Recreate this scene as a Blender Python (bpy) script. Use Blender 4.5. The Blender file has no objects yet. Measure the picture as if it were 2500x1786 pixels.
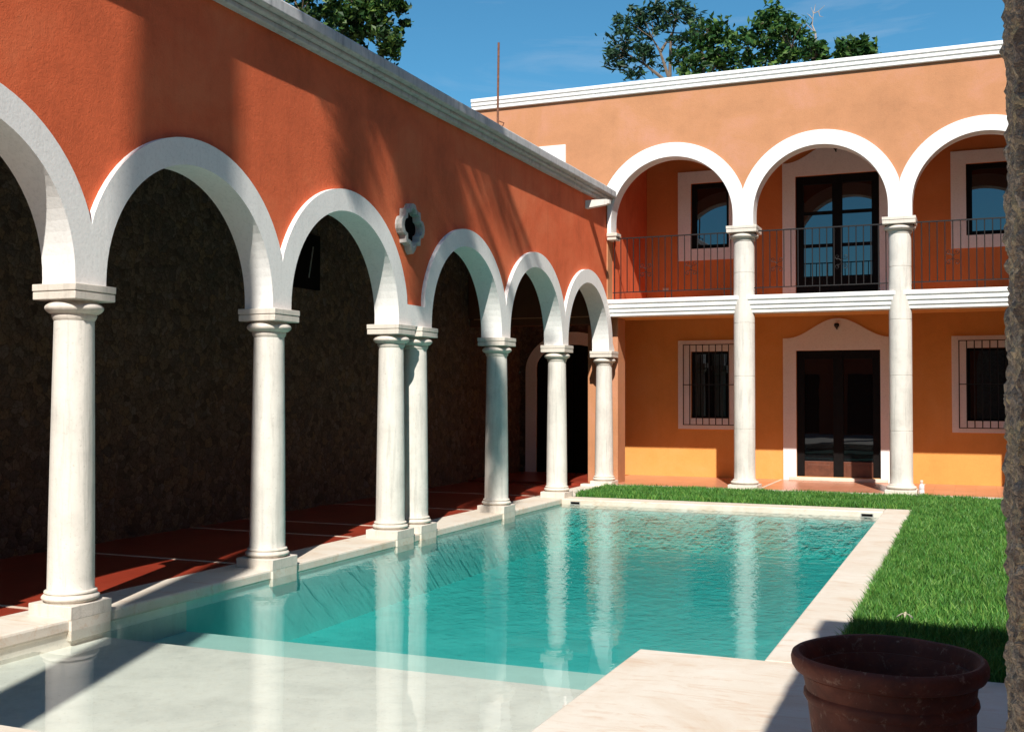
import bpy, bmesh, math, random
from mathutils import Vector, Matrix, noise
R_ = math.radians
rnd = random.Random(7)
scene = bpy.context.scene
COL = scene.collection

# ------------------------------------------------------------------ helpers
class MB:
    """collects polygons; build() links them as one mesh object"""
    def __init__(s): s.v = []; s.f = []
    def add(s, verts, faces):
        n = len(s.v); s.v += [tuple(p) for p in verts]
        s.f += [tuple(i + n for i in f) for f in faces]; return s
    def box(s, x0, x1, y0, y1, z0, z1):
        return s.add([(x0,y0,z0),(x1,y0,z0),(x1,y1,z0),(x0,y1,z0),(x0,y0,z1),(x1,y0,z1),(x1,y1,z1),(x0,y1,z1)],
              [(3,2,1,0),(4,5,6,7),(0,1,5,4),(1,2,6,5),(2,3,7,6),(3,0,4,7)])
    def prism(s, poly, axis, d0, d1):
        """poly = list of (a, z); axis 'x': extruded along x with a = y; axis 'y': extruded along y with a = x"""
        n = len(poly)
        P = (lambda a, z, d: (d, a, z)) if axis == 'x' else (lambda a, z, d: (a, d, z))
        return s.add([P(a, z, d0) for a, z in poly] + [P(a, z, d1) for a, z in poly],
              [tuple(range(n - 1, -1, -1)), tuple(range(n, 2 * n))] + [(i, (i + 1) % n, n + (i + 1) % n, n + i) for i in range(n)])
    def strip(s, pairs, axis, d0, d1):
        """pairs of (a,z),(a,z): a band between two lines, extruded"""
        P = (lambda q, d: (d, q[0], q[1])) if axis == 'x' else (lambda q, d: (q[0], d, q[1]))
        v = []
        for p, q in pairs: v += [P(p, d0), P(q, d0), P(p, d1), P(q, d1)]
        f = []
        for i in range(len(pairs) - 1):
            a = 4 * i; b = a + 4
            f += [(a, b, b + 1, a + 1), (a + 2, a + 3, b + 3, b + 2), (a, a + 2, b + 2, b), (a + 1, b + 1, b + 3, a + 3)]
        e = 4 * (len(pairs) - 1)
        f += [(0, 1, 3, 2), (e, e + 2, e + 3, e + 1)]
        return s.add(v, f)
    def lathe(s, prof, cx, cy, seg=40, ph=0.0, caps=True):
        v = []; f = []
        for r, z in prof:
            for k in range(seg):
                a = 2 * math.pi * k / seg + ph
                v.append((cx + r * math.cos(a), cy + r * math.sin(a), z))
        for i in range(len(prof) - 1):
            for k in range(seg):
                k2 = (k + 1) % seg
                f.append((i*seg+k, i*seg+k2, (i+1)*seg+k2, (i+1)*seg+k))
        if caps:
            f.append(tuple(range(seg - 1, -1, -1)))
            f.append(tuple((len(prof) - 1) * seg + k for k in range(seg)))
        return s.add(v, f)
    def tube(s, pts, rad, seg=6):
        if not isinstance(rad, (list, tuple)): rad = [rad] * len(pts)
        pts = [Vector(p) for p in pts]; v = []; f = []
        up = Vector((0.3, 0.2, 0.93))
        for i, p in enumerate(pts):
            t = (pts[min(i + 1, len(pts) - 1)] - pts[max(i - 1, 0)]).normalized()
            a = t.cross(up)
            if a.length < .05: a = t.cross(Vector((1, 0, 0)))
            a.normalize(); b = t.cross(a)
            for k in range(seg):
                w = 2 * math.pi * k / seg
                v.append(p + a * (rad[i] * math.cos(w)) + b * (rad[i] * math.sin(w)))
        for i in range(len(pts) - 1):
            for k in range(seg):
                k2 = (k + 1) % seg
                f.append((i*seg+k, i*seg+k2, (i+1)*seg+k2, (i+1)*seg+k))
        f.append(tuple(range(seg))); f.append(tuple((len(pts)-1)*seg + k for k in range(seg - 1, -1, -1)))
        return s.add(v, f)
    def build(s, name, mat, parent=None, smooth=False, bevel=0, fix=True, kind=None):
        me = bpy.data.meshes.new(name); me.from_pydata(s.v, [], s.f); me.validate()
        if fix:
            bm = bmesh.new(); bm.from_mesh(me); bmesh.ops.recalc_face_normals(bm, faces=bm.faces); bm.to_mesh(me); bm.free()
        o = bpy.data.objects.new(name, me); COL.objects.link(o)
        if mat: me.materials.append(mat)
        if smooth:
            me.polygons.foreach_set('use_smooth', [True] * len(me.polygons))
            try: me.set_sharp_from_angle(angle=R_(38))
            except Exception: pass
        if bevel:
            m = o.modifiers.new('bevel', 'BEVEL'); m.width = bevel; m.segments = 2; m.limit_method = 'ANGLE'; m.angle_limit = R_(50)
        if parent: o.parent = parent
        if kind: o['kind'] = kind
        return o

def thing(name, label, cat, group=None, loc=(0, 0, 0)):
    o = bpy.data.objects.new(name, None); COL.objects.link(o); o.location = loc
    o.empty_display_size = .2
    return tag(o, label, cat, group)
def tag(o, label, cat, group=None):
    o['label'] = label; o['category'] = cat
    if group: o['group'] = group
    return o
def place(o, parent, loc):
    """part built around its own origin"""
    o.parent = parent; o.location = loc; return o
def clone(o, parent, loc):
    c = o.copy(); COL.objects.link(c); c.parent = parent; c.location = loc
    for ch in o.children:
        d = ch.copy(); COL.objects.link(d); d.parent = c
    return c

# ------------------------------------------------------------------ materials
def newmat(name):
    m = bpy.data.materials.new(name); m.use_nodes = True
    nt = m.node_tree; b = nt.nodes['Principled BSDF']
    return m, nt, b
def pos(nt, scale=(1, 1, 1)):
    g = nt.nodes.new('ShaderNodeNewGeometry'); mp = nt.nodes.new('ShaderNodeMapping')
    mp.inputs['Scale'].default_value = scale
    nt.links.new(g.outputs['Position'], mp.inputs['Vector']); return mp.outputs['Vector']
def nz(nt, vec, scale, detail=6, rough=.6, dist=0):
    n = nt.nodes.new('ShaderNodeTexNoise'); n.inputs['Scale'].default_value = scale
    n.inputs['Detail'].default_value = detail; n.inputs['Roughness'].default_value = rough; n.inputs['Distortion'].default_value = dist
    nt.links.new(vec, n.inputs['Vector']); return n.outputs['Fac']
def ramp(nt, fac, stops):
    r = nt.nodes.new('ShaderNodeValToRGB'); el = r.color_ramp.elements
    while len(el) < len(stops): el.new(.5)
    for e, (p, c) in zip(el, stops): e.position = p; e.color = (*c, 1) if len(c) == 3 else c
    nt.links.new(fac, r.inputs['Fac']); return r.outputs['Color']
def mix(nt, fac, a, b, mode='MIX'):
    m = nt.nodes.new('ShaderNodeMix'); m.data_type = 'RGBA'; m.blend_type = mode
    for sock, val in ((m.inputs[0], fac), (m.inputs[6], a), (m.inputs[7], b)):
        if isinstance(val, (int, float)): sock.default_value = val
        elif isinstance(val, (tuple, list)): sock.default_value = (*val[:3], 1)
        else: nt.links.new(val, sock)
    return m.outputs[2]
def bump(nt, b, h, strength, dist=.01):
    n = nt.nodes.new('ShaderNodeBump'); n.inputs['Strength'].default_value = strength; n.inputs['Distance'].default_value = dist
    nt.links.new(h, n.inputs['Height']); nt.links.new(n.outputs['Normal'], b.inputs['Normal']); return n
def sc(c, k): return tuple(min(1, x * k) for x in c)

def stucco(name, col, alt, var=.16, bstr=.35, grain=90, rough=.9, streak=.12):
    m, nt, b = newmat(name); p = pos(nt)
    big = nz(nt, p, .9, 6, .65, .4); mid = nz(nt, p, 6, 5, .7); fine = nz(nt, p, grain, 3, .7)
    c = ramp(nt, big, [(.32, sc(col, 1 - var)), (.5, col), (.68, alt)])
    c = mix(nt, ramp(nt, mid, [(.35, (0, 0, 0)), (.75, (.5, .5, .5))]), c, sc(col, 1 + var * .6))
    st = nz(nt, pos(nt, (5, 5, .35)), 2.0, 5, .6)
    c = mix(nt, ramp(nt, st, [(.52, (0, 0, 0)), (.8, (streak * 3,) * 3)]), c, sc(col, .72))
    sp = ramp(nt, fine, [(.25, (.86, .86, .86)), (.5, (1, 1, 1)), (.8, (1.0, 1.0, 1.0))])
    c = mix(nt, 1.0, c, sp, 'MULTIPLY')
    nt.links.new(c, b.inputs['Base Color']); b.inputs['Roughness'].default_value = rough
    b.inputs['Specular IOR Level'].default_value = .25
    h = mix(nt, .5, nz(nt, p, 22, 6, .6), fine)
    bump(nt, b, h, bstr, .012); return m

M = {}
M['arcade_paint'] = stucco('terracotta_stucco', (.66, .132, .050), (.72, .185, .078), .26, .6)
M['house_paint'] = stucco('orange_stucco', (.485, .225, .112), (.54, .255, .165), .15, .35, 60, .9, .05)
M['ochre_paint'] = stucco('ochre_stucco', (.70, .318, .085), (.73, .355, .115), .10, .3, 60, .9, .05)
M['upper_paint'] = stucco('burnt_orange_stucco', (.62, .195, .056), (.66, .23, .078), .12, .3, 60, .9, .05)
M['white'] = stucco('white_paint', (.80, .79, .77), (.83, .82, .80), .08, .28, 34, .85, .10)
M['white_soft'] = stucco('pale_trim_paint', (.80, .77, .76), (.82, .79, .77), .06, .25, 40, .8, .04)

def stone(name, col, stain, rough=.85, bstr=.5, streak=.5, grain=55):
    m, nt, b = newmat(name); p = pos(nt)
    c = ramp(nt, nz(nt, p, 3.2, 7, .65, .3), [(.3, sc(col, .86)), (.5, col), (.7, sc(col, 1.08))])
    st = nz(nt, pos(nt, (9, 9, .7)), 1.6, 6, .65, .3)
    c = mix(nt, ramp(nt, st, [(.51, (0, 0, 0)), (.76, (streak,) * 3)]), c, stain)
    pits = nz(nt, p, grain, 4, .75)
    c = mix(nt, 1.0, c, ramp(nt, pits, [(.28, (.78, .76, .74)), (.42, (1, 1, 1))]), 'MULTIPLY')
    nt.links.new(c, b.inputs['Base Color']); b.inputs['Roughness'].default_value = rough
    b.inputs['Specular IOR Level'].default_value = .3
    bump(nt, b, mix(nt, .5, pits, nz(nt, p, 14, 6, .6)), bstr, .008); return m
M['column'] = stone('column_limestone', (.66, .625, .57), (.36, .35, .32), .9, .7, .75, 42)
M['capital'] = stone('capital_limestone', (.64, .58, .51), (.33, .31, .27), .85, .6, .6)
M['cornice_grey'] = stone('weathered_shaded_cornice', (.50, .50, .50), (.20, .21, .22), .8, .4, .8, 30)  # the grey holds both dirt and the shade on the cornice

def limestone_deck():
    m, nt, b = newmat('pool_deck_limestone'); p = pos(nt)
    base = ramp(nt, nz(nt, p, 1.3, 7, .7, .8), [(.3, (.60, .49, .38)), (.48, (.66, .59, .50)), (.62, (.69, .64, .56)), (.75, (.72, .68, .62))])
    veins = nz(nt, pos(nt, (1.2, 5, 5)), 2.3, 7, .7, 1.2)
    c = mix(nt, ramp(nt, veins, [(.53, (0, 0, 0)), (.70, (.7, .7, .7))]), base, (.56, .38, .25))
    scuff = nz(nt, p, 16, 5, .8, .5)
    c = mix(nt, ramp(nt, scuff, [(.62, (0, 0, 0)), (.75, (.5, .5, .5))]), c, (.50, .38, .28))
    pits = nz(nt, p, 70, 4, .8)
    c = mix(nt, 1.0, c, ramp(nt, pits, [(.26, (.72, .68, .62)), (.4, (1, 1, 1))]), 'MULTIPLY')
    nt.links.new(c, b.inputs['Base Color']); b.inputs['Roughness'].default_value = .6
    bump(nt, b, mix(nt, .5, scuff, pits), .35, .006); return m
M['deck'] = limestone_deck()

def terracotta_floor(name, c0, c1, c2):
    m, nt, b = newmat(name); p = pos(nt)
    c = ramp(nt, nz(nt, p, 1.6, 5, .6), [(.3, c0), (.55, c1), (.75, c2)])
    br = nt.nodes.new('ShaderNodeTexBrick'); br.offset = 0
    br.inputs['Scale'].default_value = 1; br.inputs['Brick Width'].default_value = .33; br.inputs['Row Height'].default_value = .33
    br.inputs['Mortar Size'].default_value = .003; br.inputs['Color1'].default_value = (1, 1, 1, 1); br.inputs['Color2'].default_value = (.88, .88, .88, 1); br.inputs['Mortar'].default_value = (.6, .55, .5, 1)
    nt.links.new(p, br.inputs['Vector'])
    c = mix(nt, 1.0, c, br.outputs['Color'], 'MULTIPLY')
    nt.links.new(c, b.inputs['Base Color']); b.inputs['Roughness'].default_value = .32
    bump(nt, b, nz(nt, p, 9, 5, .6), .12, .01); return m
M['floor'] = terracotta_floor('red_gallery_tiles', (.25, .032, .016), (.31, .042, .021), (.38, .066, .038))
M['portico'] = terracotta_floor('bounce_terracotta_tiles', (.50, .20, .11), (.56, .24, .14), (.62, .29, .18))  # copy of the gallery tiles, lightened to throw more bounce light

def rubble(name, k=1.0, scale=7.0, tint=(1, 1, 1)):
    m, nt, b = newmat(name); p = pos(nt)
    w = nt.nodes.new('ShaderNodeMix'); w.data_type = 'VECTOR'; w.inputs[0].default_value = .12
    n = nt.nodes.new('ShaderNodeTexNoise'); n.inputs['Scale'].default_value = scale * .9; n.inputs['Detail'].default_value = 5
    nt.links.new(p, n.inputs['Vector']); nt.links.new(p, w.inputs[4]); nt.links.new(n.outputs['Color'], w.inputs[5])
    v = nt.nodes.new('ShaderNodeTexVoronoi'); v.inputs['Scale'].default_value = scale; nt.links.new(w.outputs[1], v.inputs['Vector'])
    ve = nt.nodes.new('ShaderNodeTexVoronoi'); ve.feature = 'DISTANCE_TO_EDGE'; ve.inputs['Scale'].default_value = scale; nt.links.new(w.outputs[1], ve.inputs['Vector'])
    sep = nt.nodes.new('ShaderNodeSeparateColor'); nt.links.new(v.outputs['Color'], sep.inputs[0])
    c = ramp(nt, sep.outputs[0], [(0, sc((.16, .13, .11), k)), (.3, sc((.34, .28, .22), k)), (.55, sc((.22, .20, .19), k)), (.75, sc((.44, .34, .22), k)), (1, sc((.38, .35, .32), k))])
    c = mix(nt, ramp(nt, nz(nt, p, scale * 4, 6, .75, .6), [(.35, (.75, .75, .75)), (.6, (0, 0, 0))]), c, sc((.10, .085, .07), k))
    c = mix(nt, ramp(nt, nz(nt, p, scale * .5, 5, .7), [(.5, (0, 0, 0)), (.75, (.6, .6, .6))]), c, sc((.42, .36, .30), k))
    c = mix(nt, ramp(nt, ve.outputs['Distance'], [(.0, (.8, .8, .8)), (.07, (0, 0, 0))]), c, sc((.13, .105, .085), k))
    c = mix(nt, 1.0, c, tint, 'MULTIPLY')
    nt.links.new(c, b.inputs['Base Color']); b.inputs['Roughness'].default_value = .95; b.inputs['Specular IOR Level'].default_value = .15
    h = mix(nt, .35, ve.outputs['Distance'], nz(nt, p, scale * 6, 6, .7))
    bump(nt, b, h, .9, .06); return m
M['rubble'] = rubble('shade_darkened_rubble', .44, 11.0, (1.10, .96, .90))  # stone colour darkened to deepen the gallery shade
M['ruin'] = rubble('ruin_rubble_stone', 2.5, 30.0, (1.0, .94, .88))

def simple(name, col, rough=.6, metal=0, var=.2, scale=30, spec=.5):
    m, nt, b = newmat(name); p = pos(nt)
    c = ramp(nt, nz(nt, p, scale, 5, .65), [(.3, sc(col, 1 - var)), (.7, sc(col, 1 + var))])
    nt.links.new(c, b.inputs['Base Color']); b.inputs['Roughness'].default_value = rough; b.inputs['Metallic'].default_value = metal
    b.inputs['Specular IOR Level'].default_value = spec; return m
M['iron'] = simple('wrought_iron', (.009, .008, .008), .55, .3)
M['dark_wood'] = simple('dark_stained_wood', (.005, .004, .004), .6, 0, .3, 12, .12)
M['brown_wood'] = simple('brown_door_wood', (.11, .034, .016), .5, 0, .3, 9)
M['black'] = simple('painted_void', (.006, .005, .005), .9, 0, .1, 10, .05)  # near-black colour stands in for unlit depth inside openings
M['rust'] = simple('rusty_iron', (.20, .085, .05), .85, .2, .4, 25)
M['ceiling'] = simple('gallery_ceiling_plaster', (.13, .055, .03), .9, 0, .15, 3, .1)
M['grey_stone'] = stone('quatrefoil_stone', (.40, .40, .38), (.12, .13, .11), .9, .9, 1.0, 40)
M['joint'] = simple('pale_floor_joint', (.62, .50, .40), .6, 0, .15, 20)
M['plastic'] = simple('pale_pink_plastic', (.72, .62, .64), .35, 0, .06, 15)
M['cap'] = simple('peach_plastic_cap', (.78, .56, .46), .4, 0, .06, 15)
M['bark'] = simple('grey_brown_bark', (.16, .12, .09), .9, 0, .35, 14, .1)
M['pale_bark'] = simple('bleached_dead_wood', (.34, .29, .26), .9, 0, .25, 14, .1)
M['dry_leaf'] = simple('dry_pale_leaf', (.44, .42, .30), .7, 0, .2, 40, .2)
M['soil'] = simple('lawn_soil', (.040, .065, .018), .95, 0, .4, 9, .1)
M['earth'] = simple('dry_earth', (.26, .21, .15), .95, 0, .25, 2, .1)

def glass(name, MIXG):
    m = bpy.data.materials.new(name); m.use_nodes = True; nt = m.node_tree; nt.nodes.clear()
    out = nt.nodes.new('ShaderNodeOutputMaterial'); mx = nt.nodes.new('ShaderNodeMixShader'); mx.inputs[0].default_value = MIXG
    d = nt.nodes.new('ShaderNodeBsdfDiffuse'); d.inputs['Color'].default_value = (.006, .006, .007, 1)
    g = nt.nodes.new('ShaderNodeBsdfGlossy'); g.inputs['Roughness'].default_value = .01; g.inputs['Color'].default_value = (.8, .9, 1, 1)
    bp = nt.nodes.new('ShaderNodeBump'); bp.inputs['Strength'].default_value = .02; bp.inputs['Distance'].default_value = .02
    nt.links.new(nz(nt, pos(nt), 1.6, 2), bp.inputs['Height']); nt.links.new(bp.outputs[0], g.inputs['Normal'])
    nt.links.new(d.outputs[0], mx.inputs[1]); nt.links.new(g.outputs[0], mx.inputs[2]); nt.links.new(mx.outputs[0], out.inputs[0]); return m
M['glass'] = glass('dark_window_glass', .115); M['glass_dark'] = glass('dim_reflection_glass', .05)  # second glass has its reflection dimmed for the ground floor

def leafmat(name, a, b_, c_):
    m, nt, b = newmat(name)
    oi = nt.nodes.new('ShaderNodeTexWhiteNoise'); oi.noise_dimensions = '3D'
    g = nt.nodes.new('ShaderNodeNewGeometry')
    v = nt.nodes.new('ShaderNodeVectorMath'); v.operation = 'SNAP'; v.inputs[1].default_value = (.25, .25, .25)
    nt.links.new(g.outputs['Position'], v.inputs[0]); nt.links.new(v.outputs[0], oi.inputs['Vector'])
    ri = g.outputs['Random Per Island']
    c = ramp(nt, ri, [(0, a), (.55, b_), (.9, c_), (1, sc(c_, 1.3))])
    c = mix(nt, mix(nt, 1, oi.outputs['Value'], (.35, .35, .35), 'MULTIPLY'), c, sc(a, .6))
    nt.links.new(c, b.inputs['Base Color']); b.inputs['Roughness'].default_value = .5
    b.inputs['Specular IOR Level'].default_value = .3
    tr = nt.nodes.new('ShaderNodeBsdfTranslucent'); nt.links.new(c, tr.inputs['Color'])
    ms = nt.nodes.new('ShaderNodeMixShader'); ms.inputs[0].default_value = .25
    out = nt.nodes['Material Output']
    nt.links.new(b.outputs[0], ms.inputs[1]); nt.links.new(tr.outputs[0], ms.inputs[2]); nt.links.new(ms.outputs[0], out.inputs[0]); return m
M['leaf_dark'] = leafmat('dark_feathery_leaves', (.012, .038, .020), (.022, .062, .028), (.045, .10, .04))
M['leaf_mid'] = leafmat('broad_green_leaves', (.016, .052, .012), (.036, .11, .022), (.13, .22, .045))
M['leaf_deep'] = leafmat('glossy_deep_leaves', (.010, .030, .010), (.030, .085, .016), (.12, .19, .035))
M['frond'] = leafmat('palm_frond_green', (.03, .07, .02), (.05, .11, .03), (.08, .14, .04))
M['grass'] = leafmat('lawn_grass_blades', (.045, .155, .026), (.082, .262, .042), (.20, .36, .075))

def water():
    m = bpy.data.materials.new('pool_water'); m.use_nodes = True; nt = m.node_tree; nt.nodes.clear()
    out = nt.nodes.new('ShaderNodeOutputMaterial'); mx = nt.nodes.new('ShaderNodeMixShader')
    t = nt.nodes.new('ShaderNodeBsdfTransparent'); g = nt.nodes.new('ShaderNodeBsdfGlossy'); g.inputs['Roughness'].default_value = .0
    fr = nt.nodes.new('ShaderNodeFresnel'); fr.inputs['IOR'].default_value = 1.33
    bp = nt.nodes.new('ShaderNodeBump'); bp.inputs['Distance'].default_value = .03
    p = pos(nt, (1, 1, 1))
    h1 = nz(nt, p, 6.5, 3, .55, .8); h2 = nz(nt, p, 19, 2, .5, .3)
    h = mix(nt, .07, mix(nt, .25, h1, h2), nz(nt, p, 42, 2, .5))
    nt.links.new(h, bp.inputs['Height'])
    # the near shallow end lies still, the open water is ruffled by a light breeze
    sx = nt.nodes.new('ShaderNodeSeparateXYZ'); gg = nt.nodes.new('ShaderNodeNewGeometry'); nt.links.new(gg.outputs['Position'], sx.inputs[0])
    mr = nt.nodes.new('ShaderNodeMapRange'); mr.inputs['From Min'].default_value = 7.0; mr.inputs['From Max'].default_value = 12.5
    mr.inputs['To Min'].default_value = .012; mr.inputs['To Max'].default_value = WAVE
    nt.links.new(sx.outputs['Y'], mr.inputs['Value']); nt.links.new(mr.outputs[0], bp.inputs['Strength'])
    nt.links.new(bp.outputs[0], g.inputs['Normal']); nt.links.new(bp.outputs[0], fr.inputs['Normal'])
    nt.links.new(fr.outputs[0], mx.inputs[0]); nt.links.new(t.outputs[0], mx.inputs[1]); nt.links.new(g.outputs[0], mx.inputs[2])
    nt.links.new(mx.outputs[0], out.inputs['Surface'])
    va = nt.nodes.new('ShaderNodeVolumeAbsorption'); va.inputs['Density'].default_value = .40; va.inputs['Color'].default_value = (.34, .93, .91, 1)
    nt.links.new(va.outputs[0], out.inputs['Volume']); return m
WAVE = .36
M['water'] = water()

def poolfloor():
    m, nt, b = newmat('depth_tinted_plaster'); p = pos(nt)  # teal of light through deep water, put into the floor colour
    c = ramp(nt, nz(nt, p, 2.2, 5, .6), [(.3, (.085, .44, .42)), (.7, (.13, .54, .51))])
    nt.links.new(c, b.inputs['Base Color']); b.inputs['Roughness'].default_value = .8; return m
M['pool_teal'] = poolfloor()
M['pool_wall'] = simple('lightened_pool_plaster', (.42, .78, .74), .8, 0, .08, 3)  # paler copy of the floor teal, brightens the dim side walls
M['pool_step'] = simple('depth_tinted_step', (.56, .70, .63), .8, 0, .06, 3)  # green of light through deeper water, put into the tread colour
M['pool_cream'] = stone('pool_shelf_plaster', (.90, .82, .73), (.78, .64, .50), .8, .2, .3, 30)

def potmat():
    m, nt, b = newmat('old_terracotta'); p = pos(nt)
    c = ramp(nt, nz(nt, p, 6, 6, .7, .5), [(.3, (.07, .014, .007)), (.55, (.13, .028, .013)), (.75, (.20, .052, .026))])
    c = mix(nt, ramp(nt, nz(nt, p, 22, 6, .75, .4), [(.57, (0, 0, 0)), (.74, (.75, .75, .75))]), c, (.42, .27, .20))
    nt.links.new(c, b.inputs['Base Color']); b.inputs['Roughness'].default_value = .75
    bump(nt, b, nz(nt, p, 40, 5, .7), .35, .008); return m
M['pot'] = potmat()

# ------------------------------------------------------------------ camera
yaw, pitch, roll = R_(22.718), R_(1.56), R_(.136)
fwd = Vector((-math.sin(yaw) * math.cos(pitch), math.cos(yaw) * math.cos(pitch), math.sin(pitch)))
r0 = Vector((math.cos(yaw), math.sin(yaw), 0)); u0 = r0.cross(fwd)
rt = r0 * math.cos(roll) + u0 * math.sin(roll); up = u0 * math.cos(roll) - r0 * math.sin(roll)
cam = bpy.data.cameras.new('camera'); camo = bpy.data.objects.new('camera', cam); COL.objects.link(camo)
camo.matrix_world = Matrix(((rt.x, up.x, -fwd.x, 0), (rt.y, up.y, -fwd.y, 0), (rt.z, up.z, -fwd.z, 1.6), (0, 0, 0, 1)))
cam.sensor_width = 36; cam.lens = 2700.1 / 2500 * 36; cam.clip_start = .05; cam.clip_end = 2000
scene.camera = camo

# ------------------------------------------------------------------ light
SUN = Vector((.345, -1, .99)).normalized()          # towards the sun
sl = bpy.data.lights.new('sun', 'SUN'); sl.energy = 5.0; sl.angle = R_(.53); sl.color = (1, .945, .86)
so = bpy.data.objects.new('sun', sl); COL.objects.link(so)
so.rotation_euler = SUN.to_track_quat('Z', 'Y').to_euler(); so.location = (6, -18, 18)
w = bpy.data.worlds.new('World'); scene.world = w; w.use_nodes = True
nt = w.node_tree; bg = nt.nodes['Background']; sky = nt.nodes.new('ShaderNodeTexSky'); sky.sky_type = 'NISHITA'
sky.sun_disc = False; sky.sun_elevation = math.asin(SUN.z); sky.sun_rotation = math.atan2(SUN.x, SUN.y)
sky.air_density = 1.0; sky.dust_density = .15; sky.ozone_density = 4.0; sky.altitude = 0
skc = mix(nt, 1.0, sky.outputs[0], (.47, .94, .985), 'MULTIPLY')
tc = nt.nodes.new('ShaderNodeTexCoord'); mp = nt.nodes.new('ShaderNodeMapping'); mp.inputs['Rotation'].default_value = (.2, .5, .3); mp.inputs['Scale'].default_value = (1.2, 1.6, 7)
nt.links.new(tc.outputs['Generated'], mp.inputs['Vector'])
cir = ramp(nt, nz(nt, mp.outputs['Vector'], 2.2, 8, .62, .8), [(.50, (0, 0, 0)), (.78, (.34, .34, .34))])     # thin cirrus
nt.links.new(mix(nt, cir, skc, (5.2, 5.8, 6.6)), bg.inputs[0]); bg.inputs[1].default_value = .09
scene.view_settings.view_transform = 'Standard'; scene.view_settings.look = 'None'
scene.view_settings.exposure = .45; scene.view_settings.gamma = 1
scene.render.engine = 'CYCLES'
cy = scene.cycles; cy.max_bounces = 10; cy.diffuse_bounces = 4; cy.glossy_bounces = 4; cy.transparent_max_bounces = 16; cy.volume_bounces = 0
cy.caustics_reflective = False; cy.caustics_refractive = False; cy.use_denoising = True; cy.sample_clamp_indirect = 6

# ------------------------------------------------------------------ ground, deck, pool
g = MB(); n = 24                                            # one sheet to the horizon with a hole under the pool yard
S0 = [(-400, -400), (400, -400), (400, 400), (-400, 400)]; S1 = [(-9.5, -6), (8, -6), (8, 23), (-9.5, 23)]
g.add([(x, y, -.12) for x, y in S0 + S1], [(0, 1, 5, 4), (1, 2, 6, 5), (2, 3, 7, 6), (3, 0, 4, 7)])
g.build('ground', M['earth'], kind='structure')

PX0, PX1, PY0, PY1, DX, DY, WZ = -5.99, -1.20, 4.05, 16.32, -1.98, 6.84, -.085
# deck: near terrace around the shallow end, then the right-hand and far copings
deck = MB()
deck.box(DX, 8, 1.0, DY, -.30, 0); deck.box(-6.53, DX, 1.0, PY0, -.30, 0); deck.box(-9.5, 8, -6, 1.0, -.30, -.004)
deck.build('pool_deck', M['deck'], bevel=.012, kind='structure')
cp = MB(); cp.box(PX1, -.80, DY + .003, 16.75, -.14, 0)
cp.build('pool_coping', M['deck'], bevel=.014, kind='structure')
cp = MB(); cp.box(PX0, PX1 - .003, PY1, 16.75, -.14, -.002)
cp.build('pool_coping', M['deck'], bevel=.014, kind='structure')
cp = MB(); cp.box(-6.53, PX0, PY0 + .003, 18.85, -.10, 0)
cp.build('pool_coping', M['deck'], bevel=.02, kind='structure')

ZS, Z2, ZF = -.20, -.34, -.72        # shelf, second step, deep floor
YS, Y2 = 6.48, 7.42
pb = MB()
def quad(*p): pb.add(p, [(0, 1, 2, 3)])
wx0, wx1 = PX0 - .02, PX1 + .015
quad((wx0, Y2, ZF), (wx1, Y2, ZF), (wx1, PY1 + .015, ZF), (wx0, PY1 + .015, ZF))
quad((wx0, PY1 + .015, ZF), (wx1, PY1 + .015, ZF), (wx1, PY1 + .015, -.13), (wx0, PY1 + .015, -.13))
quad((DX, DY - .012, ZF), (wx1, DY - .012, ZF), (wx1, DY - .012, -.2), (DX, DY - .012, -.2))
pb.build('pool_basin', M['pool_teal'], kind='structure', fix=False)
pb = MB()
quad((wx0, Y2, ZF), (wx0, PY1 + .015, ZF), (wx0, PY1 + .015, -.09), (wx0, Y2, -.09))
quad((wx1, DY, ZF), (wx1, PY1 + .015, ZF), (wx1, PY1 + .015, -.13), (wx1, DY, -.13))
pb.build('pool_side_wall', M['pool_wall'], kind='structure', fix=False)
pb = MB()
quad((wx0, PY0 + .002, ZS), (DX + .012, PY0 + .002, ZS), (DX + .012, YS, ZS), (wx0, YS, ZS))
quad((wx0, YS, Z2), (DX + .012, YS, Z2), (DX + .012, YS, ZS), (wx0, YS, ZS))
quad((wx0, Y2, ZF), (DX + .5, Y2, ZF), (DX + .5, Y2, Z2), (wx0, Y2, Z2))
quad((wx0, PY0, ZS), (wx0, Y2, ZS), (wx0, Y2, -.09), (wx0, PY0, -.09))
quad((wx0 + .001, YS, Z2), (wx0 + .001, Y2, Z2), (wx0 + .001, Y2, ZS), (wx0 + .001, YS, ZS))
quad((DX + .012, PY0, ZF), (DX + .012, DY - .012, ZF), (DX + .012, DY - .012, -.2), (DX + .012, PY0, -.2))
pb.build('pool_shelf', M['pool_cream'], kind='structure', fix=False)
pb = MB()
quad((wx0, YS, Z2), (DX + .012, YS, Z2), (DX + .012, Y2, Z2), (wx0, Y2, Z2))
quad((DX + .013, DY - .014, Z2), (DX + .5, DY - .014, Z2), (DX + .5, Y2, Z2), (DX + .013, Y2, Z2))
pb.build('pool_step', M['pool_step'], kind='structure', fix=False)
wa = MB()
poly = [(PX0 - .03, PY0 - .01), (DX + .02, PY0 - .01), (DX + .02, DY - .03), (PX1 + .03, DY - .03), (PX1 + .03, PY1 + .03), (PX0 - .03, PY1 + .03)]
k = len(poly)
wa.add([(x, y, WZ) for x, y in poly] + [(x, y, ZF - .1) for x, y in poly],
       [tuple(range(k)), tuple(range(2 * k - 1, k - 1, -1))] + [((i + 1) % k, i, k + i, k + (i + 1) % k) for i in range(k)])
wa.build('water', M['water'], kind='structure')
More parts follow.
